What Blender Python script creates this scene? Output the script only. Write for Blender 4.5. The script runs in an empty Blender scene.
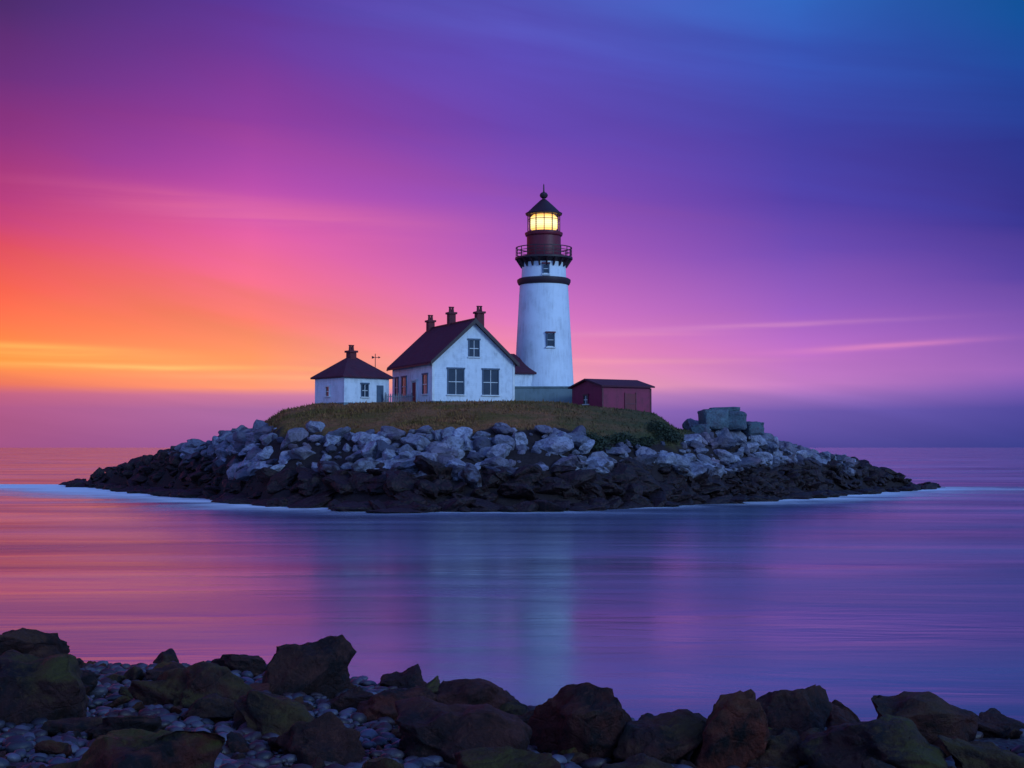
import bpy, bmesh, math, random
import numpy as np
from mathutils import Vector, Matrix, Euler, noise
random.seed(7); rng=np.random.default_rng(11)
scene=bpy.context.scene
R=math.radians
def lin(c):
    return tuple(((v/255)/12.92 if v/255<=0.04045 else ((v/255+0.055)/1.055)**2.4) for v in c)+(1,)

# ---------------------------------------------------------------- materials
class NT:
    def __init__(s,tree): s.t=tree; s.n=tree.nodes; s.l=tree.links
    def node(s,typ,**k):
        n=s.n.new(typ)
        for a,b in k.items(): setattr(n,a,b)
        return n
    def put(s,sock,v):
        if v is None: return
        if hasattr(v,'is_linked') or hasattr(v,'links'): s.l.new(v,sock)
        else: sock.default_value=v
    def math(s,op,a,b=None,c=None,clamp=False):
        n=s.node('ShaderNodeMath',operation=op,use_clamp=clamp)
        s.put(n.inputs[0],a); s.put(n.inputs[1],b)
        if c is not None: s.put(n.inputs[2],c)
        return n.outputs[0]
    def mix(s,f,a,b,mode='MIX'):
        n=s.node('ShaderNodeMix',data_type='RGBA',blend_type=mode)
        s.put(n.inputs[0],f); s.put(n.inputs[6],a); s.put(n.inputs[7],b)
        return n.outputs[2]
    def rng(s,v,a,b,c=0.,d=1.,kind='LINEAR'):
        n=s.node('ShaderNodeMapRange',interpolation_type=kind)
        for i,x in enumerate((v,a,b,c,d)): s.put(n.inputs[i],x)
        return n.outputs[0]
    def noise(s,vec,scale,detail=5,rough=.55,dist=0.):
        n=s.node('ShaderNodeTexNoise')
        s.put(n.inputs['Vector'],vec)
        n.inputs['Scale'].default_value=scale; n.inputs['Detail'].default_value=detail
        n.inputs['Roughness'].default_value=rough; n.inputs['Distortion'].default_value=dist
        return n.outputs[0]
    def scale(s,vec,sc,rot=(0,0,0)):
        n=s.node('ShaderNodeMapping'); s.put(n.inputs[0],vec)
        n.inputs['Scale'].default_value=sc; n.inputs['Rotation'].default_value=rot
        return n.outputs[0]
    def bump(s,h,strength,dist=.1,normal=None):
        n=s.node('ShaderNodeBump'); s.put(n.inputs['Height'],h)
        n.inputs['Strength'].default_value=strength; n.inputs['Distance'].default_value=dist
        if normal is not None: s.put(n.inputs['Normal'],normal)
        return n.outputs[0]
    def attr(s,name):
        return s.node('ShaderNodeAttribute',attribute_name=name).outputs['Fac']
def newmat(name):
    m=bpy.data.materials.new(name); m.use_nodes=True
    t=NT(m.node_tree); p=m.node_tree.nodes['Principled BSDF']
    return m,t,p
def pos(t): return t.node('ShaderNodeNewGeometry').outputs['Position']
def obj(t): return t.node('ShaderNodeTexCoord').outputs['Object']

def paint(name,c1,c2,rough=.6,scale=1.5,bumps=.15,boards=None,streak=True):
    m,t,p=newmat(name)
    o=obj(t)
    n=t.noise(o,scale,6,.6)
    f=t.rng(n,.4,.68)
    if streak:
        s=t.noise(t.scale(o,(2.5,2.5,.25)),1.4,5,.6)
        f=t.math('MULTIPLY',f,t.rng(s,.35,.65))
    t.put(p.inputs['Base Color'],t.mix(f,(*c1,1),(*c2,1)))
    p.inputs['Roughness'].default_value=rough
    h=t.noise(o,12,4,.6)
    if boards:
        w=t.node('ShaderNodeTexWave',wave_type='BANDS',bands_direction=boards[0],wave_profile='SAW')
        t.put(w.inputs['Vector'],o); w.inputs['Scale'].default_value=boards[1]
        h=t.math('ADD',t.math('MULTIPLY',h,.3),w.outputs[1])
    t.put(p.inputs['Normal'],t.bump(h,bumps,.05))
    return m
M={}
M['white']=paint('white_clapboard',(.76,.80,.88),(.50,.53,.60),boards=('Z',1.4),bumps=.4)
M['tower']=paint('white_tower_render',(.76,.80,.88),(.50,.52,.58),scale=.6,bumps=.3)
M['trimw']=paint('trim_white',(.75,.75,.75),(.6,.6,.6),streak=False)
M['dark']=paint('dark_iron',(.030,.010,.018),(.05,.015,.022),rough=.55)
M['maroon']=paint('maroon_iron',(.17,.006,.022),(.10,.005,.016),rough=.5)
M['red']=paint('red_shed_boards',(.26,.008,.06),(.14,.006,.035),rough=.6,boards=('X',1.1),bumps=.5)
M['shroof']=paint('red_shed_roofing',(.08,.010,.03),(.05,.01,.02),rough=.8)
M['brick']=paint('chimney_brick',(.14,.020,.03),(.07,.012,.022),rough=.8,bumps=.5)
M['stone']=paint('foundation_stone',(.19,.25,.28),(.10,.14,.15),rough=.85,scale=.9,bumps=.6)
M['frame']=paint('window_frame',(.07,.11,.17),(.05,.07,.12),streak=False)
M['door']=paint('door_red',(.16,.02,.04),(.1,.015,.03),streak=False)
M['wood']=paint('weathered_wood',(.22,.22,.24),(.12,.12,.14))
def roofmat():
    m,t,p=newmat('maroon_shingles')
    o=obj(t)
    b=t.node('ShaderNodeTexBrick')
    sx=t.node('ShaderNodeSeparateXYZ'); t.put(sx.inputs[0],o)
    cm=t.node('ShaderNodeCombineXYZ'); t.put(cm.inputs[0],t.math('ADD',sx.outputs[0],sx.outputs[1])); t.put(cm.inputs[1],t.math('MULTIPLY',sx.outputs[2],1.6))
    t.put(b.inputs['Vector'],cm.outputs[0]); b.inputs['Scale'].default_value=1.5
    b.inputs['Brick Width'].default_value=.6; b.inputs['Row Height'].default_value=.35; b.inputs['Mortar Size'].default_value=.03
    b.inputs['Color1'].default_value=(.12,.011,.034,1); b.inputs['Color2'].default_value=(.07,.008,.026,1); b.inputs['Mortar'].default_value=(.018,.005,.01,1)
    n=t.noise(o,.8,6,.65)
    t.put(p.inputs['Base Color'],t.mix(t.rng(n,.4,.7),b.outputs[0],(.07,.018,.04,1)))
    p.inputs['Roughness'].default_value=.8
    t.put(p.inputs['Normal'],t.bump(b.outputs[1],.4,.05))
    return m
M['roof']=roofmat()
def glassmat():
    m,t,p=newmat('window_glass')
    n=t.noise(obj(t),.8,2)
    t.put(p.inputs['Base Color'],t.mix(n,(.01,.02,.035,1),(.04,.06,.09,1)))
    p.inputs['Roughness'].default_value=.12
    t.put(p.inputs['Normal'],t.bump(t.noise(obj(t),2.5,2),.1,.05))
    return m
M['glass']=glassmat()
def lampmat():
    m,t,p=newmat('lit_fresnel_lens')
    o=obj(t)
    sx=t.node('ShaderNodeSeparateXYZ'); t.put(sx.inputs[0],o)
    w=t.math('SINE',t.math('MULTIPLY',sx.outputs[2],26.))
    f=t.rng(w,-1,1,.75,1.1)
    ce=t.math('ABSOLUTE',t.math('SUBTRACT',sx.outputs[2],32.3))
    p.inputs['Base Color'].default_value=(.8,.6,.2,1)
    t.put(p.inputs['Emission Color'],t.mix(t.rng(ce,.15,.9),(1,.86,.46,1),(1,.50,.08,1)))
    t.put(p.inputs['Emission Strength'],t.math('MULTIPLY',f,1.7))
    return m
M['lens']=lampmat()
def lglass():
    m,t,p=newmat('lantern_glass')
    tr=t.node('ShaderNodeBsdfTransparent'); tr.inputs[0].default_value=(1,.95,.8,1)
    gl=t.node('ShaderNodeBsdfGlossy'); gl.inputs['Roughness'].default_value=.05
    mx=t.node('ShaderNodeMixShader'); mx.inputs[0].default_value=.08
    t.l.new(tr.outputs[0],mx.inputs[1]); t.l.new(gl.outputs[0],mx.inputs[2])
    t.l.new(mx.outputs[0],t.n['Material Output'].inputs[0]); return m
M['lglass']=lglass()

def rockmat_island(name='island_rock',teal=False):
    m,t,p=newmat(name)
    P=pos(t); tone=t.attr('tone'); wet=t.attr('wet')
    n1=t.noise(P,.9,8,.65); n2=t.noise(P,4.5,6,.6)
    if teal: pale=t.mix(tone,(.055,.09,.12,1),(.13,.19,.23,1))
    else:
        pale=t.mix(tone,(.06,.062,.105,1),(.36,.37,.48,1))
        pale=t.mix(t.math('MULTIPLY',t.rng(t.noise(P,.21,3),.48,.68),.5),pale,(.26,.16,.21,1))
    pale=t.mix(t.rng(n1,.45,.72),pale,(.085,.07,.10,1))
    pale=t.mix(t.math('MULTIPLY',t.rng(n2,.48,.70),.7),pale,(.045,.04,.055,1))
    darkc=t.mix(t.rng(n2,.4,.7),(.006,.004,.006,1),(.050,.018,.020,1))
    w=t.rng(t.math('ADD',wet,t.math('MULTIPLY',t.math('SUBTRACT',n1,.5),.9)),.35,.65)
    t.put(p.inputs['Base Color'],t.mix(w,pale,darkc))
    t.put(p.inputs['Roughness'],t.rng(w,0,1,.85,.55))
    t.put(p.inputs['Specular IOR Level'],t.rng(w,0,1,.4,.3))
    h=t.math('ADD',n1,t.math('MULTIPLY',n2,.4))
    t.put(p.inputs['Normal'],t.bump(h,.85,.35))
    return m
def rockmat_fore():
    m,t,p=newmat('dark_boulder')
    P=pos(t); tone=t.attr('tone'); moss=t.attr('moss')
    n1=t.noise(P,1.6,9,.68,.3); n2=t.noise(P,9,8,.7); n3=t.noise(P,.7,4,.5); n4=t.noise(P,28,5,.7)
    v=t.node('ShaderNodeTexVoronoi',feature='DISTANCE_TO_EDGE'); t.put(v.inputs['Vector'],t.scale(P,(1,1,1.7))); v.inputs['Scale'].default_value=1.1
    base=t.mix(tone,(.020,.009,.012,1),(.17,.030,.018,1))
    base=t.mix(t.rng(n1,.42,.60),base,(.008,.005,.008,1))
    base=t.mix(t.math('MULTIPLY',t.rng(n2,.54,.70),.5),base,(.15,.055,.05,1))
    nz=t.node('ShaderNodeSeparateXYZ'); t.put(nz.inputs[0],t.node('ShaderNodeNewGeometry').outputs['Normal'])
    up=t.rng(nz.outputs[2],.05,.75)
    red_top=t.math('MULTIPLY',up,t.rng(t.math('ADD',n3,t.math('MULTIPLY',t.math('SUBTRACT',n2,.5),.5)),.42,.60))
    base=t.mix(t.math('MULTIPLY',red_top,.5),base,(.14,.036,.028,1))  # rust-brown on upward faces, with reddish light on the tops put into colour
    mf=t.math('MULTIPLY',t.math('MULTIPLY',up,t.rng(t.math('ADD',n3,t.math('MULTIPLY',n2,.4)),.60,.78)),moss)
    base=t.mix(mf,base,(.070,.068,.010,1))
    t.put(p.inputs['Base Color'],base)
    t.put(p.inputs['Roughness'],t.rng(n2,.3,.7,.5,.9))
    p.inputs['Specular IOR Level'].default_value=.3
    crack=t.rng(v.outputs[0],0,.05,0,1)
    h=t.math('ADD',t.math('ADD',n1,t.math('MULTIPLY',n2,.5)),t.math('ADD',t.math('MULTIPLY',crack,.10),t.math('MULTIPLY',n4,.12)))
    t.put(p.inputs['Normal'],t.bump(h,1.,.30))
    return m
def pebblemat():
    m,t,p=newmat('pebble_stone')
    P=pos(t); tone=t.attr('tone')
    c=t.mix(tone,(.012,.012,.020,1),(.10,.10,.15,1))
    c=t.mix(t.rng(t.noise(P,.8,4),.45,.62),c,(.03,.012,.016,1))
    t.put(p.inputs['Base Color'],c); p.inputs['Roughness'].default_value=.5
    t.put(p.inputs['Normal'],t.bump(t.noise(P,20,4),.4,.03))
    return m
M['irock']=rockmat_island(); M['teal']=rockmat_island('granite_teal',True); M['frock']=rockmat_fore(); M['pebble']=pebblemat()

# ---------------------------------------------------------------- helpers
def link(o,parent=None):
    scene.collection.objects.link(o)
    if parent is not None: o.parent=parent
    return o
def empty(name,loc,rz=0):
    e=bpy.data.objects.new(name,None); e.location=loc; e.rotation_euler=(0,0,rz); e.empty_display_size=.5
    return link(e)
def mesh_np(name,V,F,mat,attrs=None,smooth=True,parent=None):
    me=bpy.data.meshes.new(name)
    V=np.asarray(V,dtype=np.float32); F=np.asarray(F,dtype=np.int32); k=F.shape[1]
    me.vertices.add(len(V)); me.vertices.foreach_set('co',V.ravel())
    me.loops.add(F.size); me.loops.foreach_set('vertex_index',F.ravel())
    me.polygons.add(len(F)); me.polygons.foreach_set('loop_start',np.arange(0,F.size,k,dtype=np.int32))
    me.polygons.foreach_set('loop_total',np.full(len(F),k,dtype=np.int32))
    me.update(calc_edges=True)
    me.polygons.foreach_set('use_smooth',np.full(len(F),smooth,dtype=bool))
    for a,d in (attrs or {}).items():
        at=me.attributes.new(a,'FLOAT','POINT'); at.data.foreach_set('value',np.asarray(d,dtype=np.float32))
    me.materials.append(mat); me.validate()
    return link(bpy.data.objects.new(name,me),parent)
def py(name,V,F,mat,parent=None,bevel=0,smooth=False):
    me=bpy.data.meshes.new(name); me.from_pydata([tuple(v) for v in V],[],F); me.materials.append(mat)
    bm=bmesh.new(); bm.from_mesh(me); bmesh.ops.recalc_face_normals(bm,faces=bm.faces); bm.to_mesh(me); bm.free()
    if smooth:
        for q in me.polygons: q.use_smooth=True
    o=link(bpy.data.objects.new(name,me),parent)
    if bevel:
        b=o.modifiers.new('bevel','BEVEL'); b.width=bevel; b.segments=2; b.limit_method='ANGLE'
    return o
def box(name,x0,x1,y0,y1,z0,z1,mat,parent=None,bevel=.02):
    V=[(x0,y0,z0),(x1,y0,z0),(x1,y1,z0),(x0,y1,z0),(x0,y0,z1),(x1,y0,z1),(x1,y1,z1),(x0,y1,z1)]
    F=[(0,3,2,1),(4,5,6,7),(0,1,5,4),(1,2,6,5),(2,3,7,6),(3,0,4,7)]
    return py(name,V,F,mat,parent,bevel)
def lathe(name,prof,mat,parent=None,seg=56,cx=0,cy=0,smooth=True):
    V=[];F=[]
    n=len(prof)
    for i in range(seg):
        a=2*math.pi*i/seg
        for r,z in prof: V.append((cx+r*math.cos(a),cy+r*math.sin(a),z))
    for i in range(seg):
        j=(i+1)%seg
        for k in range(n-1): F.append((i*n+k,j*n+k,j*n+k+1,i*n+k+1))
    me=bpy.data.meshes.new(name); me.from_pydata(V,[],F)
    bm=bmesh.new(); bm.from_mesh(me); bmesh.ops.remove_doubles(bm,verts=bm.verts,dist=.0005); bmesh.ops.recalc_face_normals(bm,faces=bm.faces)
    for e in bm.edges:
        if len(e.link_faces)==2 and e.calc_face_angle(0)>R(30): e.smooth=False
    for f in bm.faces: f.smooth=smooth
    bm.to_mesh(me); bm.free(); me.materials.append(mat)
    return link(bpy.data.objects.new(name,me),parent)

def wbox(name,face,d,u0,u1,o0,o1,z0,z1,mat,parent,bevel=.01):
    if face=='F': return box(name,u0,u1,d-o1,d-o0,z0,z1,mat,parent,bevel)
    if face=='L': return box(name,d-o1,d-o0,u0,u1,z0,z1,mat,parent,bevel)
    if face=='R': return box(name,d+o0,d+o1,u0,u1,z0,z1,mat,parent,bevel)
def window(nm,face,d,u,z,w,h,parent,trim='frame',cols=2,rows=2):
    T=M[trim]; f=.13
    wbox(nm+'_pane',face,d,u-w/2,u+w/2,-.06,.02,z,z+h,M['glass'],parent,0)
    wbox(nm+'_jamb_a',face,d,u-w/2-f,u-w/2,-.05,.10,z-.02,z+h+.02,T,parent)
    wbox(nm+'_jamb_b',face,d,u+w/2,u+w/2+f,-.05,.10,z-.02,z+h+.02,T,parent)
    wbox(nm+'_lintel',face,d,u-w/2-f-.08,u+w/2+f+.08,-.05,.14,z+h+.02,z+h+.2,T,parent)
    wbox(nm+'_sill',face,d,u-w/2-f-.1,u+w/2+f+.1,-.05,.2,z-.14,z-.02,M['trimw'],parent)
    for i in range(1,cols):
        x=u-w/2+w*i/cols; wbox(nm+f'_muntin_v{i}',face,d,x-.03,x+.03,.0,.06,z,z+h,M['trimw'],parent,0)
    for i in range(1,rows):
        q=z+h*i/rows; wbox(nm+f'_muntin_h{i}',face,d,u-w/2,u+w/2,.0,.055,q-.035,q+.035,M['trimw'],parent,0)
def gable_body(nm,W,L,h,rise,parent,wall,skirt=1.2):
    x,y=W/2,L/2
    V=[(-x,-y,-skirt),(x,-y,-skirt),(x,-y,h),(0,-y,h+rise),(-x,-y,h),(-x,y,-skirt),(x,y,-skirt),(x,y,h),(0,y,h+rise),(-x,y,h)]
    F=[(0,1,2,3,4),(9,8,7,6,5),(0,5,6,1),(1,6,7,2),(4,9,5,0),(2,7,8,3),(3,8,9,4)]
    py(nm,V,F,wall,parent)
def gable_roof(nm,W,L,h,rise,parent,over=.45,oy=.5,th=.28,mat=None):
    mat=mat or M['roof']
    y=L/2+oy; sl=rise/(W/2)
    for sgn,s in ((-1,'left'),(1,'right')):
        xo=sgn*(W/2+over); zo=h-over*sl
        V=[]
        for yy in (-y,y):
            V+=[(xo,yy,zo+.02),(0,yy,h+rise+.02),(0,yy,h+rise+.02+th*1.3),(xo,yy,zo+.02+th)]
        F=[(0,1,2,3),(7,6,5,4),(0,4,5,1),(1,5,6,2),(2,6,7,3),(3,7,4,0)]
        py(nm+'_'+s,V,F,mat,parent)
    box(nm+'_ridge_cap',-.14,.14,-y-.01,y+.01,h+rise+th*1.3-.06,h+rise+th*1.3+.09,M['dark'],parent)
    for yy,s in ((-y-.05,'front'),(y+.05,'back')):
        for sgn in (-1,1):
            xo=sgn*(W/2+over+.03); zo=h-over*sl
            V=[]
            for q in (yy-.05,yy+.048):
                V+=[(xo,q,zo-.12),(0,q,h+rise-.12),(0,q,h+rise+th*1.3+.03),(xo,q,zo+th+.03)]
            F=[(0,1,2,3),(7,6,5,4),(0,4,5,1),(1,5,6,2),(2,6,7,3),(3,7,4,0)]
            py(f'{nm}_barge_{s}_{"a" if sgn<0 else "b"}',V,F,M['dark'],parent)
def chimney(nm,x,y,z0,z1,w,parent):
    a=w/2
    box(nm+'_stack',x-a,x+a,y-a,y+a,z0,z1-.45,M['brick'],parent)
    box(nm+'_cap',x-a-.14,x+a+.14,y-a-.14,y+a+.14,z1-.45,z1-.22,M['brick'],parent,.03)
    for i,(dx) in enumerate((-.2,.2)):
        lathe(nm+f'_pot_{i}',[(.001,z1-.22),(.17,z1-.22),(.13,z1+.3),(.18,z1+.33),(.18,z1+.42),(.001,z1+.42)],M['brick'],parent,12,x+dx*w,y)

# ---------------------------------------------------------------- island terrain
TX_f=[-69,-66.5,-46.3,-36,-24,-10,3.5,13.5,24.8,33.2,58.3,60.5]
TY_f=[218,215,182,164,141,129,130,139,153,162.5,200,203]
HX=[-69,-65.5,-59.4,-49.6,-40.6,-35.3,-29.9,-25.8,-21.6,0,5,8,12,15.5,18.3,20.6,24,27.3,30.6,36,46,53,58.3,62]
HZ=[-1,0,1.7,3.8,5.6,6.7,7.9,9.8,10.5,10.6,10.5,10.1,9.8,9.3,7.7,7.4,7.8,7.8,6.4,4.9,3.2,1.4,-.4,-1]
CX=[-68,-40,-25,0,16,24,36,60]; CY=[217,180,158,151.5,154,163,177,202]
EX=[-68,-40,-25,0,20,36,60]; EY=[219,200,190,188,184,186,204]
BX=[-69,-40,-20,0,20,40,60]; BY=[221,226,222,218,214,210,206]
def hprof(X,Y):
    X=np.asarray(X,float);Y=np.asarray(Y,float)
    yf=np.interp(X,TX_f,TY_f); yc=np.maximum(np.interp(X,CX,CY),yf+1.5); ye=np.maximum(np.interp(X,EX,EY),yc+.5); yb=np.maximum(np.interp(X,BX,BY),ye+1.5)
    H=np.interp(X,HX,HZ)
    s=(Y-yf)/(yc-yf); s2=(yb-Y)/(yb-ye)
    s=np.where(Y>ye,s2,s)
    sc=np.clip(s,0,1)
    p=.6*sc+.4*np.sin(sc*math.pi/2)
    z=H*p
    z=np.where(s<0,np.maximum(s*3,-2.0),z)
    z=np.where((X<-69)|(X>62),-2.0,z)
    return z,s
def grassmask(X,Y,s):
    n=np.array([noise.fractal(Vector((x*.16,y*.16,3.)),.9,2.1,3) for x,y in zip(np.ravel(X),np.ravel(Y))]).reshape(np.shape(X))
    thr=np.interp(X,[-32,-29,-24,-10,5,12,16,19,21],[1.2,.86,.60,.60,.65,.57,.6,.8,1.4])
    return (s+n*.10)>thr
xs=np.arange(-74,68,.7); ys=np.arange(120,228,.7)
GX,GY=np.meshgrid(xs,ys); z,s=hprof(GX,GY)
nz=np.array([noise.fractal(Vector((x*.25,y*.25,0)),.8,2.,4) for x,y in zip(GX.ravel(),GY.ravel())]).reshape(GX.shape)
g=grassmask(GX,GY,s)
zz=z+np.where(g,.22,.6)*nz*np.clip(s*4,0,1)
nx,ny=len(xs),len(ys)
V=np.stack([GX.ravel(),GY.ravel(),zz.ravel()],1)
idx=np.arange(nx*ny).reshape(ny,nx)
F=np.stack([idx[:-1,:-1].ravel(),idx[:-1,1:].ravel(),idx[1:,1:].ravel(),idx[1:,:-1].ravel()],1)
def grasscol(t,P,n2,k=1.):
    k*=1.3
    n1=t.noise(t.scale(P,(.18,.4,.9)),1,7,.65)
    gc=t.mix(t.rng(n1,.36,.62),(.24*k,.092*k,.045*k,1),(.115*k,.072*k,.020*k,1))
    gc=t.mix(t.math('MULTIPLY',n2,.55),gc,(.050*k,.032*k,.016*k,1))
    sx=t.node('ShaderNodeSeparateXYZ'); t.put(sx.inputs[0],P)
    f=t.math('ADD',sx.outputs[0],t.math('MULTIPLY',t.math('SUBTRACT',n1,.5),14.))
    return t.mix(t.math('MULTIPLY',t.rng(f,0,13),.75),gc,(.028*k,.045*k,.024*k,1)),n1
m,t,p=newmat('island_ground')
P=pos(t); ga=t.attr('grass')
n2=t.noise(P,2.5,6,.65)
gc,n1=grasscol(t,P,t.rng(n2,.45,.7))
rc=t.mix(n2,(.015,.010,.012,1),(.05,.035,.038,1))
t.put(p.inputs['Base Color'],t.mix(ga,rc,gc)); p.inputs['Roughness'].default_value=.95
p.inputs['Specular IOR Level'].default_value=.15
t.put(p.inputs['Normal'],t.bump(t.math('ADD',n1,n2),.8,.3))
mesh_np('island_terrain',V,F,m,{'grass':g.ravel().astype(float)})

NB=42000
bx=rng.uniform(-32,21,NB); by=rng.uniform(136,172,NB); bz,bs=hprof(bx,by); gm=grassmask(bx,by,bs)
bx,by,bz=bx[gm],by[gm],bz[gm]; n=len(bx)
a=rng.uniform(0,math.pi,n); hh=rng.uniform(.08,.28,n)*np.where(rng.random(n)>.96,1.8,1); w=rng.uniform(.05,.12,n)
lx=rng.normal(0,.12,n); ly=rng.normal(0,.12,n)
V=np.zeros((n,3,3)); V[:,0]=np.stack([bx-w*np.cos(a),by-w*np.sin(a),bz-.1],1); V[:,1]=np.stack([bx+w*np.cos(a),by+w*np.sin(a),bz-.1],1); V[:,2]=np.stack([bx+lx,by+ly,bz+hh],1)
m,t,p=newmat('grass_blades')
P=pos(t); gc,n1=grasscol(t,P,t.attr('tone'),1.25)
t.put(p.inputs['Base Color'],gc); p.inputs['Roughness'].default_value=.9; p.inputs['Specular IOR Level'].default_value=.1
mesh_np('grass',V.reshape(-1,3),np.arange(n*3).reshape(n,3),m,{'tone':np.repeat(rng.random(n),3)},smooth=False)

# low dark scrub at the right foot of the grass
cl=[]
for k in range(26):
    x_=rng.uniform(7.5,17.5); y_=np.interp(x_,[7,13,18],[142.5,147,153])+rng.uniform(-1.2,1.2); z_,_=hprof(x_,y_)
    cl.append((x_,y_,float(z_),rng.uniform(.6,1.2)))
tri=[];T=[]
for (x_,y_,z_,r_) in cl:
    q=330; d=rng.normal(size=(q,3)); d/=np.linalg.norm(d,axis=1,keepdims=True); d[:,2]=np.abs(d[:,2])
    rr=r_*rng.uniform(.6,1.1,q)[:,None]; c=np.array([x_,y_,z_])+d*rr*np.array([1.2,1.,.8])
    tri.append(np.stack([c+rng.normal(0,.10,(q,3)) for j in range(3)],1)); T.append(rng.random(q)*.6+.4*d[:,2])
tri=np.concatenate(tri); T=np.concatenate(T)
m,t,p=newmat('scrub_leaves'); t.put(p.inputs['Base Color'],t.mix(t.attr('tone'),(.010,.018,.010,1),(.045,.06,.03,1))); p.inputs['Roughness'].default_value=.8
mesh_np('coastal_scrub',tri.reshape(-1,3),np.arange(len(tri)*3).reshape(-1,3),m,{'tone':np.repeat(T,3)},smooth=False)

# ---------------------------------------------------------------- rocks
def ico(sub):
    bm=bmesh.new(); bmesh.ops.create_icosphere(bm,subdivisions=sub,radius=1)
    V=np.array([v.co[:] for v in bm.verts]); F=np.array([[v.index for v in f.verts] for f in bm.faces]); bm.free(); return V,F
ICO={k:ico(k) for k in (2,3,4,5)}
def proto(sub,seed,cuts=14,amp=.12,freq=1.3,lo=.5,hi=.9,fine=.0):
    r=np.random.default_rng(seed); V,F=ICO[sub]; V=V.copy()
    for i in range(cuts):
        nrm=r.normal(size=3); nrm/=np.linalg.norm(nrm); d=r.uniform(lo,hi)
        q=V@nrm; V-=np.outer(np.maximum(q-d,0),nrm)
    off=Vector((seed*3.1,seed*1.7,0))
    D=np.array([noise.fractal(Vector(v)*freq+off,.9,2.1,5 if sub>3 else 3) for v in V])
    L=np.linalg.norm(V,axis=1,keepdims=True)
    V=V+V/L*D[:,None]*amp
    if fine:
        D2=np.array([noise.ridged_multi_fractal(Vector(v)*3+off,.9,2.1,5,1.,2.) for v in V])-1.; V=V+V/np.linalg.norm(V,axis=1,keepdims=True)*D2[:,None]*fine
    return V,F
def rotm(r,tilt=.5):
    e=Euler((r.uniform(-tilt,tilt),r.uniform(-tilt,tilt),r.uniform(0,6.28)))
    return np.array(e.to_matrix())
def merge(name,items,protos,mat,extra,smooth=False):
    Vs=[];Fs=[];A={k:[] for k in extra};o=0
    for it in items:
        pv,pf=protos[it['p']]
        v=(pv*it['s'])@it['r'].T+it['l']
        Vs.append(v);Fs.append(pf+o);o+=len(v)
        for k in extra: A[k].append(np.full(len(v),it[k]))
    return mesh_np(name,np.concatenate(Vs),np.concatenate(Fs),mat,{k:np.concatenate(A[k]) for k in extra},smooth)
PR2=[proto(2,i,12) for i in range(8)]; PR3=[proto(3,20+i,16,.18,1.6) for i in range(10)]
P23=PR2+PR3
PRR=[proto(2,60+i,11,.14,1.3,.52,.92) for i in range(8)]+[proto(3,80+i,14,.20,1.5,.5,.9) for i in range(10)]
def wetline(x):
    return np.interp(x,[-66,-50,-42,-34,-28,-15,0,15,28,36,48,60],[7,5.2,4.5,3.8,3.4,3.2,3.3,3.4,3.4,3.6,3.9,4.0])
items=[]; shelves=[]
def place(N,smin,smax,zlo,zhi,flat,lst,yr=(124,222),xr=(-68,61),pw=2.2):
    X=rng.uniform(xr[0],xr[1],N); Y=rng.uniform(yr[0],yr[1],N); Z,S=hprof(X,Y); G=grassmask(X,Y,S)
    for x,y,zv,sv,gv in zip(X,Y,Z,S,G):
        if gv or sv<-.12 or zv<zlo or zv>zhi: continue
        if -26<x<16 and 157<y<188: continue
        if y>np.interp(x,CX,CY)+8 and rng.random()<.75: continue
        sz=smin+(smax-smin)*rng.random()**pw
        if x>22 or x<-32: sz=min(sz,1.3)
        big=sz>.7
        wl=wetline(x)+1.5*noise.fractal(Vector((x*.13,y*.1,9.)),.8,2.1,3); wet=np.clip(.5+(wl-zv)/2.0,0,1)
        lst.append(dict(p=int(rng.integers(8,18)) if big else int(rng.integers(0,8)),
          s=np.array([sz*rng.uniform(.9,1.6),sz*rng.uniform(.8,1.2),sz*rng.uniform(.55,.9)*flat]),
          r=rotm(rng,.5),l=np.array([x,y,max(zv,-.2)+sz*.14*flat]),tone=rng.random()**1.4,wet=wet))
place(11500,.28,1.7,1.4,12,1.0,items,pw=2.1)
place(6500,.4,2.3,-.6,4.2,.6,shelves,pw=2.0)
place(2600,.4,1.7,-.6,4.2,.75,shelves,yr=(132,172),xr=(6,38),pw=2.0)
for k in range(60):
    sd=random.choice((-1,1)); tt=random.random()**1.5
    if sd<0: x=-64+tt*28-random.uniform(0,3)
    else: x=58-tt*24+random.uniform(0,2)
    y=np.interp(x,TX_f,TY_f)+random.uniform(-3,2)
    sz=random.uniform(.6,1.6)
    shelves.append(dict(p=random.randint(8,17),s=np.array([sz*1.8,sz,sz*.45]),r=rotm(rng,.15),l=np.array([x,y,.1]),tone=rng.random(),wet=1.))
for k in range(80):   # low ledges along the front edge, running out into the water
    x=random.uniform(-50,36); y=np.interp(x,TX_f,TY_f)-random.uniform(0,5.0)*random.random()
    sz=random.uniform(.7,2.3)
    shelves.append(dict(p=random.randint(8,17),s=np.array([sz*1.9,sz,sz*.36]),r=rotm(rng,.14),l=np.array([x,y,.05]),tone=rng.random(),wet=1.))
print('rocks',len(items),len(shelves))
merge('island_boulders',items,PRR,M['irock'],('tone','wet'),False)
merge('wet_shore_rocks',shelves,P23,M['irock'],('tone','wet'))

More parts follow.
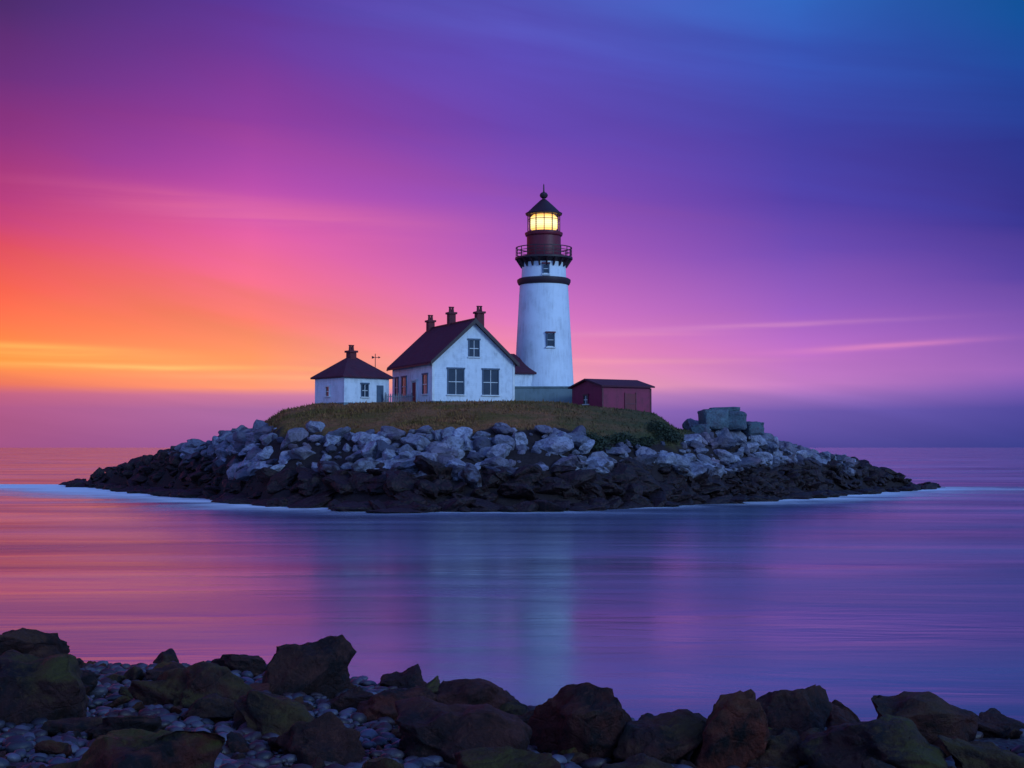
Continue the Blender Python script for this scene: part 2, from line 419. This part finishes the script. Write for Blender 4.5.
# squared granite outcrop on the right shoulder: stacked split blocks
out=[]
def bl(x,y,zc,sx_,sy_,sz_,rz,p,tone=.45):
    out.append(dict(p=p,s=np.array([sx_,sy_,sz_]),r=np.array(Euler((0.03,-.04,rz)).to_matrix()),l=np.array([x,y,zc]),tone=tone,wet=0.))
PB=[]
for i in range(5):
    V0,F0=ICO[4]; V1=V0.copy()
    V1=np.sign(V1)*np.abs(V1)**.32
    V1/=np.abs(V1).max()
    D=np.array([noise.fractal(Vector(v)*2.2+Vector((i*9,0,0)),.9,2.1,5) for v in V1]); V1=V1*(1+D[:,None]*.14)
    PB.append((V1,F0))
bl(22.9,161.8,8.9,1.45,1.6,1.15,.15,0,.75); bl(25.3,162.1,8.75,1.35,1.6,1.05,-.1,4,.35); bl(21.2,160,7.5,1.0,1.2,.8,-.2,1,.2); bl(27.3,163,7.9,1.1,1.4,.75,.4,2,.3)
bl(24.2,162.5,10.0,1.7,1.1,.32,.1,3,.6)
merge('granite_outcrop',out,PB,M['teal'],('tone','wet'),True)

# ---------------------------------------------------------------- keeper's house
H0=10.45
house=empty('keepers_house',(-6.96,163.1,H0),R(24))
W,L,h,rise=9.6,13.5,4.75,4.35
gable_body('walls',W,L,h,rise,house,M['white'])
box('foundation',-W/2-.08,W/2+.08,-L/2-.08,L/2+.08,-1.4,.35,M['stone'],house,.03)
gable_roof('roof',W,L,h,rise,house)
for i,(u) in enumerate((-2.15,2.0)):
    window(f'ground_window_{i}','F',-L/2,u,1.1,1.75,2.75,house,cols=2,rows=2)
window('attic_window','F',-L/2,0,5.3,1.1,1.8,house,cols=2,rows=2)
for sx_ in (-1,1):
    box(f'corner_board_{"a" if sx_<0 else "b"}',sx_*W/2-.14,sx_*W/2+.14,-L/2-.05,-L/2+.1,.36,h-.25,M['trimw'],house)
window('side_window_a','L',-W/2,-4.3,1.2,1.3,2.1,house)
window('side_window_b','L',-W/2,2.6,1.2,1.3,2.1,house)
wbox('side_door','L',-W/2,-1.6,-.3,-.02,.08,.1,2.6,M['door'],house)
wbox('side_door_frame_a','L',-W/2,-1.8,-1.6,-.02,.14,.1,2.75,M['trimw'],house)
wbox('side_door_frame_b','L',-W/2,-.3,-.1,-.02,.14,.1,2.75,M['trimw'],house)
wbox('side_door_lintel','L',-W/2,-1.9,0,-.02,.2,2.76,2.95,M['trimw'],house)
window('side_window_c','L',-W/2,5.1,1.2,.9,2.1,house)
box('side_gutter',-W/2-.62,-W/2-.47,-L/2-.4,L/2+.4,h-.45,h-.3,M['dark'],house)
chimney('chimney_back',-.2,6.3,h+rise-1.2,h+rise+1.5,.8,house)
chimney('chimney_mid',.1,.3,h+rise-.9,h+rise+1.95,.8,house)
chimney('chimney_front',1.3,-5.2,h+rise-2.0,h+rise+1.6,.85,house)
wx0,wx1,wy0,wy1=4.82,9.6,-2.2,2.8; wz=3.75
box('wing_walls',wx0,wx1,wy0,wy1,-1,wz,M['white'],house)
o=.35; ex0,ex1,ey0,ey1=wx0-.02,wx1+o,wy0-o,wy1+o; ym=(wy0+wy1)/2
V=[(ex0,ey0,wz+.01),(ex1,ey0,wz+.01),(ex1,ey1,wz+.01),(ex0,ey1,wz+.01),(ex0,ey0,wz+.2),(ex1,ey0,wz+.2),(ex1,ey1,wz+.2),(ex0,ey1,wz+.2),(ex0,ym,wz+2.5),(ex1-1.9,ym,wz+2.5)]
py('wing_roof',V,[(0,3,2,1),(0,1,5,4),(1,2,6,5),(2,3,7,6),(3,0,4,8,7),(4,5,9,8),(5,6,9),(6,7,8,9)],M['roof'],house)

# ---------------------------------------------------------------- cottage
cot=empty('cottage',(-18.05,160.2,H0),R(40)); a=3.0; hc=2.95
box('walls',-a,a,-a,a,-1.2,hc,M['white'],cot)
box('foundation',-a-.07,a+.07,-a-.07,a+.07,-1.4,.22,M['stone'],cot)
o=a+.38
V=[(-o,-o,hc+.01),(o,-o,hc+.01),(o,o,hc+.01),(-o,o,hc+.01),(-o,-o,hc+.2),(o,-o,hc+.2),(o,o,hc+.2),(-o,o,hc+.2),(-.5,0,hc+2.55),(.5,0,hc+2.55)]
py('roof',V,[(0,3,2,1),(0,1,5,4),(1,2,6,5),(2,3,7,6),(3,0,4,7),(4,5,9,8),(5,6,9),(6,7,8,9),(7,4,8)],M['roof'],cot,.02)
chimney('chimney',-.1,.0,hc+1.9,hc+3.45,.85,cot)
window('front_window','F',-a,-.3,.9,.75,1.35,cot,cols=2,rows=2)
wbox('front_door','F',-a,1.3,2.2,-.02,.07,.1,2.2,M['frame'],cot)
window('side_window','L',-a,.3,1.0,.6,1.0,cot,trim='trimw',cols=1)

# ---------------------------------------------------------------- red shed
sh=empty('red_shed',(11.1,159.2,9.55),R(30)); W2,L2,h2,r2=6.4,6.2,2.85,.75
x,y=W2/2,L2/2
V=[(-x,-y,-1.4),(x,-y,-1.4),(x,y,-1.4),(-x,y,-1.4),(-x,-y,h2),(x,-y,h2),(x,y,h2),(-x,y,h2),(-x,0,h2+r2),(x,0,h2+r2)]
py('walls',V,[(0,3,2,1),(0,1,5,4),(2,3,7,6),(1,2,6,9,5),(3,0,4,8,7),(4,5,9,8),(7,8,9,6)],M['red'],sh)
for sg,nm in ((-1,'a'),(1,'b')):
    yo=sg*(y+.35); zo=h2-.35*r2/y
    V=[]
    for xx in (-x-.35,x+.35): V+=[(xx,yo,zo+.01),(xx,0,h2+r2+.01),(xx,0,h2+r2+.2),(xx,yo,zo+.18)]
    py('roof_'+nm,V,[(0,1,2,3),(7,6,5,4),(0,4,5,1),(1,5,6,2),(2,6,7,3),(3,7,4,0)],M['shroof'],sh)
wbox('door','F',-y,-.2,1.1,-.02,.07,-.2,2.1,M['maroon'],sh)
wbox('door_frame_a','F',-y,-.34,-.2,-.02,.12,-.2,2.2,M['door'],sh)
wbox('door_frame_b','F',-y,1.1,1.24,-.02,.12,-.2,2.2,M['door'],sh)
wbox('door_brace','F',-y,-.2,1.1,.07,.1,.9,1.05,M['door'],sh)
window('window','L',-x,.2,1.0,.8,.9,sh,trim='door')
for i in (-1,1):
    box(f'corner_post_{i+1}',i*x-.09,i*x+.09,-y-.06,-y+.05,-1.4,h2-.12,M['door'],sh)

# ---------------------------------------------------------------- lighthouse
lh=empty('lighthouse',(3.78,168,0))
lathe('tower_shaft',[(3.68,9.5),(3.62,12.6),(3.5,13.4),(2.86,25.0)],M['tower'],lh,72)
box('stone_plinth',-3.75,3.75,-4.6,4.2,9.0,12.55,M['stone'],lh,.06)
box('plinth_coping',-3.87,3.87,-4.72,4.32,12.56,12.75,M['stone'],lh,.04)
lathe('lower_cornice',[(2.8,24.85),(3.05,25.0),(3.18,25.3),(3.18,25.55),(2.95,25.7),(2.6,25.75)],M['dark'],lh,64)
lathe('upper_shaft',[(2.66,25.6),(2.58,27.75)],M['tower'],lh,64)
lathe('gallery_corbel',[(2.55,27.5),(2.75,27.65),(3.3,27.95),(3.42,27.98),(3.42,28.2),(1.5,28.2)],M['dark'],lh,64)
for k in range(20):
    a_=2*math.pi*k/20; c,s_=math.cos(a_),math.sin(a_)
    o=box(f'gallery_post_{k}',-.035,.035,-.035,.035,28.2,29.35,M['dark'],lh,0); o.location=(3.3*c,3.3*s_,0); o.rotation_euler=(0,0,a_)
    V=[(2.6,-.07,27.0),(2.75,-.07,27.0),(3.35,-.07,27.93),(2.6,-.07,27.93)]; V=V+[(x,.07,z_) for x,_,z_ in V]
    o=py(f'gallery_bracket_{k}',V,[(0,1,2,3),(7,6,5,4),(0,4,5,1),(1,5,6,2),(2,6,7,3),(3,7,4,0)],M['dark'],lh); o.rotation_euler=(0,0,a_+.1)
def ring(nm,r,z0,tk,mat): lathe(nm,[(r-tk,z0-tk),(r+tk,z0-tk),(r+tk,z0+tk),(r-tk,z0+tk),(r-tk,z0-tk)],mat,lh,56)
for i,z_ in enumerate((28.6,28.95,29.35)): ring(f'gallery_rail_{i}',3.3,z_,.035 if i<2 else .05,M['dark'])
lathe('watch_room',[(2.1,28.18),(2.12,28.4),(2.02,28.5),(2.02,30.7),(2.18,30.8),(2.25,31.0),(2.25,31.15),(1.4,31.16)],M['maroon'],lh,48)
lathe('lantern_floor',[(.001,31.17),(1.95,31.17),(1.95,31.3),(1.85,31.3)],M['dark'],lh,48)
lathe('lantern_glass',[(1.86,31.3),(1.86,33.3)],M['lglass'],lh,12,smooth=False)
for k in range(12):
    a_=2*math.pi*k/12; c,s_=math.cos(a_),math.sin(a_)
    o=box(f'lantern_mullion_{k}',-.05,.05,-.05,.05,31.3,33.35,M['dark'],lh,0); o.location=(1.9*c,1.9*s_,0); o.rotation_euler=(0,0,a_)
ring('lantern_bar',1.9,32.7,.03,M['dark'])
lathe('fresnel_lens',[(.001,31.4),(1.3,31.4),(1.6,31.7),(1.68,32.3),(1.62,32.95),(1.3,33.3),(.001,33.32)],M['lens'],lh,32)
lathe('lantern_roof',[(1.6,33.3),(2.15,33.32),(2.2,33.5),(1.95,33.62),(1.2,34.35),(.55,34.95),(.32,35.15),(.2,35.2),(.2,35.3),(.42,35.45),(.5,35.7),(.36,35.95),(.14,36.05),(.09,36.2),(.07,36.9),(.001,37.1)],M['dark'],lh,36)
def twin(nm,ang,z0,w,hh_,r):
    e=bpy.data.objects.new(nm,None); e.rotation_euler=(0,0,R(ang)); e.empty_display_size=.2; link(e,lh)
    box(nm+'_pane',-w/2,w/2,-r-.03,-r+.3,z0,z0+hh_,M['glass'],e,0)
    box(nm+'_jamb_a',-w/2-.14,-w/2,-r-.12,-r+.3,z0-.1,z0+hh_+.1,M['frame'],e)
    box(nm+'_jamb_b',w/2,w/2+.14,-r-.12,-r+.3,z0-.1,z0+hh_+.1,M['frame'],e)
    box(nm+'_head',-w/2-.22,w/2+.22,-r-.2,-r+.3,z0+hh_+.1,z0+hh_+.28,M['door'],e)
    box(nm+'_sill',-w/2-.22,w/2+.22,-r-.2,-r+.3,z0-.26,z0-.1,M['trimw'],e)
    box(nm+'_muntin',-w/2,w/2,-r-.07,-r+.1,z0+hh_/2-.03,z0+hh_/2+.03,M['trimw'],e,0)
twin('stair_window',12,17.5,.75,1.4,3.28); twin('upper_window',4,26.1,.55,.95,2.64)

# ---------------------------------------------------------------- fence and mast
fe=empty('picket_fence',(-14.0,158.6,H0-.1),R(12))
for i in range(14):
    xx=i*.22
    V=[(xx-.06,-.02,-.4),(xx+.06,-.02,-.4),(xx+.06,-.02,1.25),(xx,-.02,1.4),(xx-.06,-.02,1.25)]; V=V+[(x_,.02,z_) for x_,_,z_ in V]
    py(f'picket_{i}',V,[(0,1,2,3,4),(9,8,7,6,5),(0,5,6,1),(1,6,7,2),(2,7,8,3),(3,8,9,4),(4,9,5,0)],M['wood'],fe)
for i,z_ in enumerate((.35,1.0)): box(f'rail_{i}',-.2,3.1,.022,.08,z_,z_+.09,M['wood'],fe)
for i in range(3): box(f'post_{i}',-.2+i*1.5,-.06+i*1.5,.082,.2,-.5,1.5,M['wood'],fe)
ms=empty('weather_vane',(-15.6,162,H0))
lathe('pole',[(.045,-.5),(.04,5.9),(.001,6.0)],M['dark'],ms,10)
box('arm',-.4,.35,-.03,.03,5.5,5.56,M['dark'],ms,0)
py('arrow_tail',[(-.4,-.02,5.38),(-.15,-.02,5.45),(-.15,-.02,5.62),(-.4,-.02,5.7),(-.4,.02,5.38),(-.15,.02,5.45),(-.15,.02,5.62),(-.4,.02,5.7)],[(0,1,2,3),(7,6,5,4),(0,4,5,1),(1,5,6,2),(2,6,7,3),(3,7,4,0)],M['dark'],ms)
py('arrow_head',[(.35,-.02,5.4),(.6,-.02,5.53),(.35,-.02,5.68),(.35,.02,5.4),(.6,.02,5.53),(.35,.02,5.68)],[(0,1,2),(5,4,3),(0,3,4,1),(1,4,5,2),(2,5,3,0)],M['dark'],ms)

# ---------------------------------------------------------------- water
m,t,p=newmat('sea_water')
P=pos(t)
n1=t.noise(t.scale(P,(.028,.12,1),(0,0,R(4))),1,5,.5,.6)
n2=t.noise(t.scale(P,(.16,.55,1),(0,0,R(-5))),1,5,.5,.5)
n3=t.noise(t.scale(P,(.014,.035,1),(0,0,R(-3))),1,5,.5,.8)
milk=t.rng(n3,.38,.64)
t.put(p.inputs['Base Color'],t.mix(milk,(.022,.045,.10,1),(.19,.23,.37,1)))
t.put(p.inputs['Roughness'],t.rng(n1,.3,.7,.16,.28))
p.inputs['IOR'].default_value=1.62
p.inputs['Specular IOR Level'].default_value=.85
hgt=t.math('ADD',t.math('MULTIPLY',n1,1.0),t.math('MULTIPLY',n2,.16))
t.put(p.inputs['Normal'],t.bump(hgt,.36,.42))
py('sea_water',[(-9000,-300,0),(9000,-300,0),(9000,14000,0),(-9000,14000,0)],[(0,1,2,3)],m)

# long-exposure surf around the island
xs_=np.linspace(-120,95,420); yf_=np.interp(xs_,[-120]+TX_f+[95],[222]+TY_f+[208])
m,t,p=newmat('surf_foam')
P=pos(t); ac=t.attr('across')
n=t.noise(t.scale(P,(.035,.06,1),(0,0,R(8))),1,5,.5,1.0)
n_b=t.noise(t.scale(P,(.3,.5,1)),1,6,.6,.6)
q=t.math('ADD',n,t.math('MULTIPLY',t.math('SUBTRACT',n_b,.5),.30))
q=t.math('ADD',q,t.math('MULTIPLY',ac,.34))
fo=t.math('MULTIPLY',t.math('MINIMUM',t.math('MULTIPLY',ac,1.6),1.),t.rng(q,.44,.84,kind='SMOOTHSTEP'))
p.inputs['Base Color'].default_value=(.80,.86,.94,1); p.inputs['Roughness'].default_value=.95
p.inputs['Specular IOR Level'].default_value=.1
t.put(p.inputs['Alpha'],t.math('MULTIPLY',fo,.95,clamp=True))
V=[];F=[];A=[]
offs=[(-3.0,.6),(-1.0,1.0),(2,1.0),(5,.90),(9,.74),(15,.56),(24,.36),(36,.18),(52,0)]
for i,(x_,y_) in enumerate(zip(xs_,yf_)):
    ex=np.interp(x_,[-72,-30,-20,20,30,70],[0,-.75,-.3,.3,.75,.2]); q_=math.hypot(ex,1); dx,dy=ex/q_,-1/q_
    endf=np.interp(x_,[-120,-82,64,90],[0,1,1,0])
    wd=np.interp(x_,[-80,-50,-25,0,25,50],[1.2,.9,.5,.36,.5,.6])
    bo=np.interp(x_,[-80,-45,-25,0,30,55],[1.3,1.1,.72,.58,.72,.75])
    for o_,al in offs:
        V.append((x_+dx*o_*(wd if o_>0 else 1),y_+dy*o_*(wd if o_>0 else 1),.012)); A.append(al*endf*bo)
k=len(offs)
for i in range(len(xs_)-1):
    for j in range(k-1): F.append((i*k+j,i*k+j+1,(i+1)*k+j+1,(i+1)*k+j))
mesh_np('surf_foam',V,F,m,{'across':A})

# ---------------------------------------------------------------- near shore
def yshore(x): return np.interp(x,[-40,-14,-5,-1,3,8,40],[44,38.5,36.5,32,29.5,29,27])
def zshore(x,y):
    return .06*(yshore(x)-y)
xs=np.arange(-45,45,.4); ys=np.arange(-30,46,.4)
GX,GY=np.meshgrid(xs,ys)
zz=np.clip(zshore(GX,GY),-.9,3.2)+.12*np.array([noise.fractal(Vector((x*.6,y*.6,5)),.8,2.,4) for x,y in zip(GX.ravel(),GY.ravel())]).reshape(GX.shape)
nx,ny=len(xs),len(ys); idx=np.arange(nx*ny).reshape(ny,nx)
m,t,p=newmat('shore_gravel')
P=pos(t); v=t.node('ShaderNodeTexVoronoi'); t.put(v.inputs['Vector'],P); v.inputs['Scale'].default_value=7
c=t.mix(v.outputs[0],(.008,.007,.010,1),(.04,.028,.034,1)); t.put(p.inputs['Base Color'],c)
p.inputs['Roughness'].default_value=.6; t.put(p.inputs['Normal'],t.bump(v.outputs[0],1,.08))
mesh_np('shore_ground',np.stack([GX.ravel(),GY.ravel(),zz.ravel()],1),np.stack([idx[:-1,:-1].ravel(),idx[:-1,1:].ravel(),idx[1:,1:].ravel(),idx[1:,:-1].ravel()],1),m)

BL=[(-12.3,36,2.1,1.1,.2,.2),(-8.9,26.8,2.1,1.25,.15,.8),(-6.5,29.2,2.7,1.0,.3,.6),(-4.5,31.9,2.1,1.35,.1,.1),(-2.56,34,1.15,.6,.1,0),
(-6.9,36,1.6,.55,.1,.2),(-2.3,28.8,1.7,.65,.6,.1),(-.7,30,1.95,.8,.25,0),(-4.2,25.9,1.8,.8,.3,.6),(-3.1,23.1,1.5,.8,.2,.1),
(-6.66,24.8,1.4,.5,.0,.1),(-5.1,20.1,2.2,.85,.5,1.0),(-.85,24.3,2.4,1.0,.15,.05),(1.17,25,1.85,1.3,.5,.3),(2.6,24.7,1.8,.9,.3,.5),
(3.6,24.3,1.45,1.35,.85,.25),(5.5,28,1.7,1.0,.1,.1),(4.5,24.4,1.3,.75,.3,.5),(5.95,23.7,2.4,1.0,.15,1.0),(7.55,26.2,2.1,1.1,.35,.3),
(7.75,23.2,1.6,.7,.2,.6),(-1.65,20.6,1.5,.65,.3,.9),(0,21.6,1.8,.6,.35,.8),(-9.6,31,1.5,.6,.2,.3),(-10.6,28.5,1.5,.75,.2,.3),(10,25,2.3,.9,.3,.4),(-11.5,23,2.2,1.0,.3,.5),(2.0,22,1.4,.55,.2,.7),(6.6,28.7,1.1,.6,.1,0),(9.6,28.5,1.4,.5,.2,0),(-14.5,31,2.4,1.2,.2,.3),(12.7,27,2.2,1.1,.2,.3),
(-5.6,27.1,1.2,.5,.2,.3),(-3.4,29.9,1.2,.5,.15,.1),(-1.5,26.6,1.3,.55,.4,.2),(.4,28.0,1.2,.5,.2,.1),(-7.9,33.5,1.3,.5,.1,.1),(3.2,27.0,1.1,.45,.2,.1)]
for i,(x_,y_,w_,h_,tn,ms_) in enumerate(BL):
    Vp,Fp=proto(5,100+i,24,.26,1.0,.38,.8,.045)
    r=np.random.default_rng(700+i)
    e=np.array(Euler((r.uniform(-.35,.35),r.uniform(-.4,.4),r.uniform(0,6.28))).to_matrix())
    Vq=(Vp*np.array([1.3,1,.8]))@e.T; mn,mx=Vq.min(0),Vq.max(0)
    hh_=h_*1.45
    Vq=(Vq-(mn+mx)/2)/(mx-mn)*np.array([w_,w_*r.uniform(.75,1.0),hh_])
    zg=float(zshore(x_,y_))
    Vq+=np.array([0,0,h_-hh_/2])
    o=mesh_np('boulder',Vq,Fp,M['frock'],{'tone':np.full(len(Vq),tn),'moss':np.full(len(Vq),ms_)})
    o.location=(x_,y_,zg)
PF=[proto(4,300+i,18,.22,1.2,.42,.85,.04) for i in range(7)]
it=[]
for k in range(1100):
    x_=rng.uniform(-22,18); y_=rng.uniform(17,42)
    if y_>yshore(x_)+.9: continue
    sz=.12+.42*rng.random()**2.2
    if x_<-2.5 and y_<29 and rng.random()<.5: sz*=.55
    it.append(dict(p=int(rng.integers(0,7)),s=sz*np.array([rng.uniform(.9,1.6),rng.uniform(.8,1.2),rng.uniform(.45,.9)]),r=rotm(rng,.5),l=np.array([x_,y_,max(float(zshore(x_,y_)),-.05)+sz*.2]),tone=rng.random()*.8,moss=rng.random()))
merge('shore_rubble',it,PF,M['frock'],('tone','moss'),True)
it=[]; PP=[proto(2,400+i,4,.12,1.0,.7,.95) for i in range(6)]
for k in range(15000):
    x_=rng.uniform(-17,12); y_=rng.uniform(17.5,37.5)
    if y_>yshore(x_)+.2: continue
    if x_>1 and rng.random()<.6: continue
    sz=.03+.15*rng.random()**2.6
    it.append(dict(p=int(rng.integers(0,6)),s=sz*np.array([rng.uniform(.9,1.6),rng.uniform(.8,1.2),rng.uniform(.5,.8)]),r=rotm(rng,.3),l=np.array([x_,y_,float(zshore(x_,y_))+sz*.3+.02]),tone=rng.random()**1.5))
merge('pebbles',it,PP,M['pebble'],('tone',),True)

# ---------------------------------------------------------------- sky
w=bpy.data.worlds.new('World'); scene.world=w; w.use_nodes=True
t=NT(w.node_tree); bg=w.node_tree.nodes['Background']
d=t.node('ShaderNodeTexCoord').outputs['Generated']
sp=t.node('ShaderNodeSeparateXYZ'); t.put(sp.inputs[0],d); X_,Y_,Z_=sp.outputs
hz=t.math('SQRT',t.math('ADD',t.math('MULTIPLY',X_,X_),t.math('MULTIPLY',Y_,Y_)))
e=t.math('DIVIDE',Z_,t.math('MAXIMUM',hz,.02))
az=t.math('ARCTAN2',X_,Y_)
cv=t.node('ShaderNodeCombineXYZ'); t.put(cv.inputs[0],t.math('MULTIPLY',az,2.0)); t.put(cv.inputs[1],t.math('ADD',t.math('MULTIPLY',e,13.),t.math('MULTIPLY',az,2.2)))
c1=t.noise(cv.outputs[0],1.0,5,.5,.6)
cv2=t.node('ShaderNodeCombineXYZ'); t.put(cv2.inputs[0],t.math('MULTIPLY',az,5.)); t.put(cv2.inputs[1],t.math('MULTIPLY',e,90.)); cv2.inputs[2].default_value=4.2
c2=t.noise(cv2.outputs[0],1.0,5,.55,.4)
amp=t.rng(e,.03,.12,0,.10)
e2=t.math('ADD',e,t.math('MULTIPLY',t.math('SUBTRACT',c1,.5),amp))
tt=t.math('DIVIDE',e2,.35,clamp=True)
cols=[
 (-19.8,[(447,(150,78,130)),(410,(168,85,135)),(397,(190,95,130)),(388,(235,118,95)),(365,(255,150,72)),(335,(250,125,72)),(300,(243,98,80)),(262,(222,76,98)),(215,(180,56,124)),(160,(140,46,128)),(90,(102,40,120)),(0,(66,34,100))]),
 (-10.4,[(447,(142,88,152)),(410,(165,104,160)),(396,(200,120,155)),(388,(246,150,115)),(360,(253,152,100)),(325,(250,128,110)),(285,(245,112,140)),(235,(225,95,160)),(190,(185,76,165)),(130,(142,60,156)),(60,(108,56,152)),(0,(86,54,150))]),
 (0,[(447,(122,88,170)),(410,(156,108,182)),(396,(195,132,180)),(386,(245,165,165)),(350,(238,138,170)),(310,(212,115,182)),(250,(172,90,182)),(190,(135,76,178)),(120,(102,66,168)),(50,(90,74,178)),(0,(84,84,182))]),
 (11.4,[(447,(80,74,150)),(412,(106,88,168)),(398,(150,108,182)),(385,(190,122,192)),(355,(190,112,196)),(315,(155,95,192)),(260,(112,76,178)),(200,(80,62,162)),(140,(66,64,162)),(70,(58,84,180)),(0,(50,100,186))]),
 (19.8,[(447,(58,64,138)),(410,(80,74,156)),(395,(115,88,172)),(375,(155,102,184)),(340,(135,90,180)),(295,(92,68,162)),(230,(55,50,140)),(170,(44,54,142)),(100,(34,70,154)),(40,(20,80,152)),(0,(16,82,146))]),
]
prev=None;pa=None
for a_,st in cols:
    r=t.node('ShaderNodeValToRGB'); cr=r.color_ramp
    st=sorted([((447-y_)/1422/.35,c) for y_,c in st])
    cr.elements[0].position=st[0][0]; cr.elements[0].color=lin(st[0][1])
    cr.elements[1].position=st[-1][0]; cr.elements[1].color=lin(st[-1][1])
    for p_,c in st[1:-1]:
        el=cr.elements.new(p_); el.color=lin(c)
    t.put(r.inputs[0],tt); col=r.outputs[0]
    if prev is None: prev=col
    else: prev=t.mix(t.rng(az,R(pa),R(a_)),prev,col)
    pa=a_
col=prev
col=t.mix(1.,col,t.mix(t.rng(c1,.3,.7),(.82,.82,.88,1),(1.16,1.14,1.15,1)),'MULTIPLY')
hs=t.node('ShaderNodeHueSaturation'); hs.inputs['Saturation'].default_value=1.01; hs.inputs['Value'].default_value=1.05; t.put(hs.inputs['Color'],col); col=hs.outputs[0]
def streak(a0,wa,e0,we,slope,colr,k):
    global col
    ga=t.math('DIVIDE',t.math('SUBTRACT',az,R(a0)),R(wa)); ga=t.math('MULTIPLY',ga,ga)
    ge=t.math('SUBTRACT',t.math('SUBTRACT',e,e0),t.math('MULTIPLY',t.math('SUBTRACT',az,R(a0)),slope))
    ge=t.math('ADD',ge,t.math('MULTIPLY',t.math('SUBTRACT',c2,.5),we*2.6))
    ge=t.math('DIVIDE',ge,we); ge=t.math('MULTIPLY',ge,ge)
    f=t.math('EXPONENT',t.math('MULTIPLY',t.math('ADD',ga,ge),-1.))
    f=t.math('MULTIPLY',f,t.rng(c2,.3,.6,.25,1.)); f=t.math('MULTIPLY',f,k)
    col=t.mix(f,col,lin(colr))
streak(-19,4.2,.0650,.0036,-.02,(255,205,105),.95)
streak(-15.5,7,.0545,.0020,.0,(255,196,115),.85)
streak(-9,5,.049,.0020,.0,(255,180,130),.5)
streak(9,5.0,.0835,.0018,.03,(232,155,200),.6)
streak(14.5,3.2,.0690,.0022,.05,(232,140,195),.65)
streak(5,3,.0790,.0016,.0,(236,150,190),.4)
streak(2,6,.060,.0018,.0,(255,175,170),.5)
streak(-9,6,.160,.010,-.05,(240,120,165),.4)
streak(-13,6,.172,.006,-.04,(235,110,155),.35)
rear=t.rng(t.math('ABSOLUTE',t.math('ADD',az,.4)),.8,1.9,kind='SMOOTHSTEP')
rc_=t.mix(t.rng(e,0,1.2),(.22,.43,.98,1),(.13,.28,.88,1))  # unseen sky behind the camera, set brighter and bluer to light the building fronts
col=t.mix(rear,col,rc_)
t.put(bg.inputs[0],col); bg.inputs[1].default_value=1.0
sky=t.node('ShaderNodeTexSky',sky_type='NISHITA',sun_disc=False); sky.sun_elevation=R(2); sky.sun_rotation=R(-40)
bg2=t.node('ShaderNodeBackground'); t.l.new(sky.outputs[0],bg2.inputs[0]); bg2.inputs[1].default_value=.004
ad=t.node('ShaderNodeAddShader'); t.l.new(bg.outputs[0],ad.inputs[0]); t.l.new(bg2.outputs[0],ad.inputs[1])
t.l.new(ad.outputs[0],w.node_tree.nodes['World Output'].inputs[0])

sd=bpy.data.lights.new('dusk_light','SUN'); sd.energy=1.15; sd.angle=R(16); sd.color=(.45,.74,1.0)
so=link(bpy.data.objects.new('dusk_light',sd)); 
dirv=Vector((-.66,.68,-.32)); so.rotation_euler=dirv.to_track_quat('-Z','Y').to_euler()

# ---------------------------------------------------------------- camera
cd=bpy.data.cameras.new('camera'); cd.lens=50; cd.sensor_width=36; cd.clip_end=30000; cd.clip_start=.1
co=link(bpy.data.objects.new('camera',cd)); co.location=(0,0,5.76); co.rotation_euler=(R(90+2.54),0,0)
scene.camera=co
scene.view_settings.view_transform='Standard'; scene.view_settings.look='None'; scene.view_settings.exposure=0
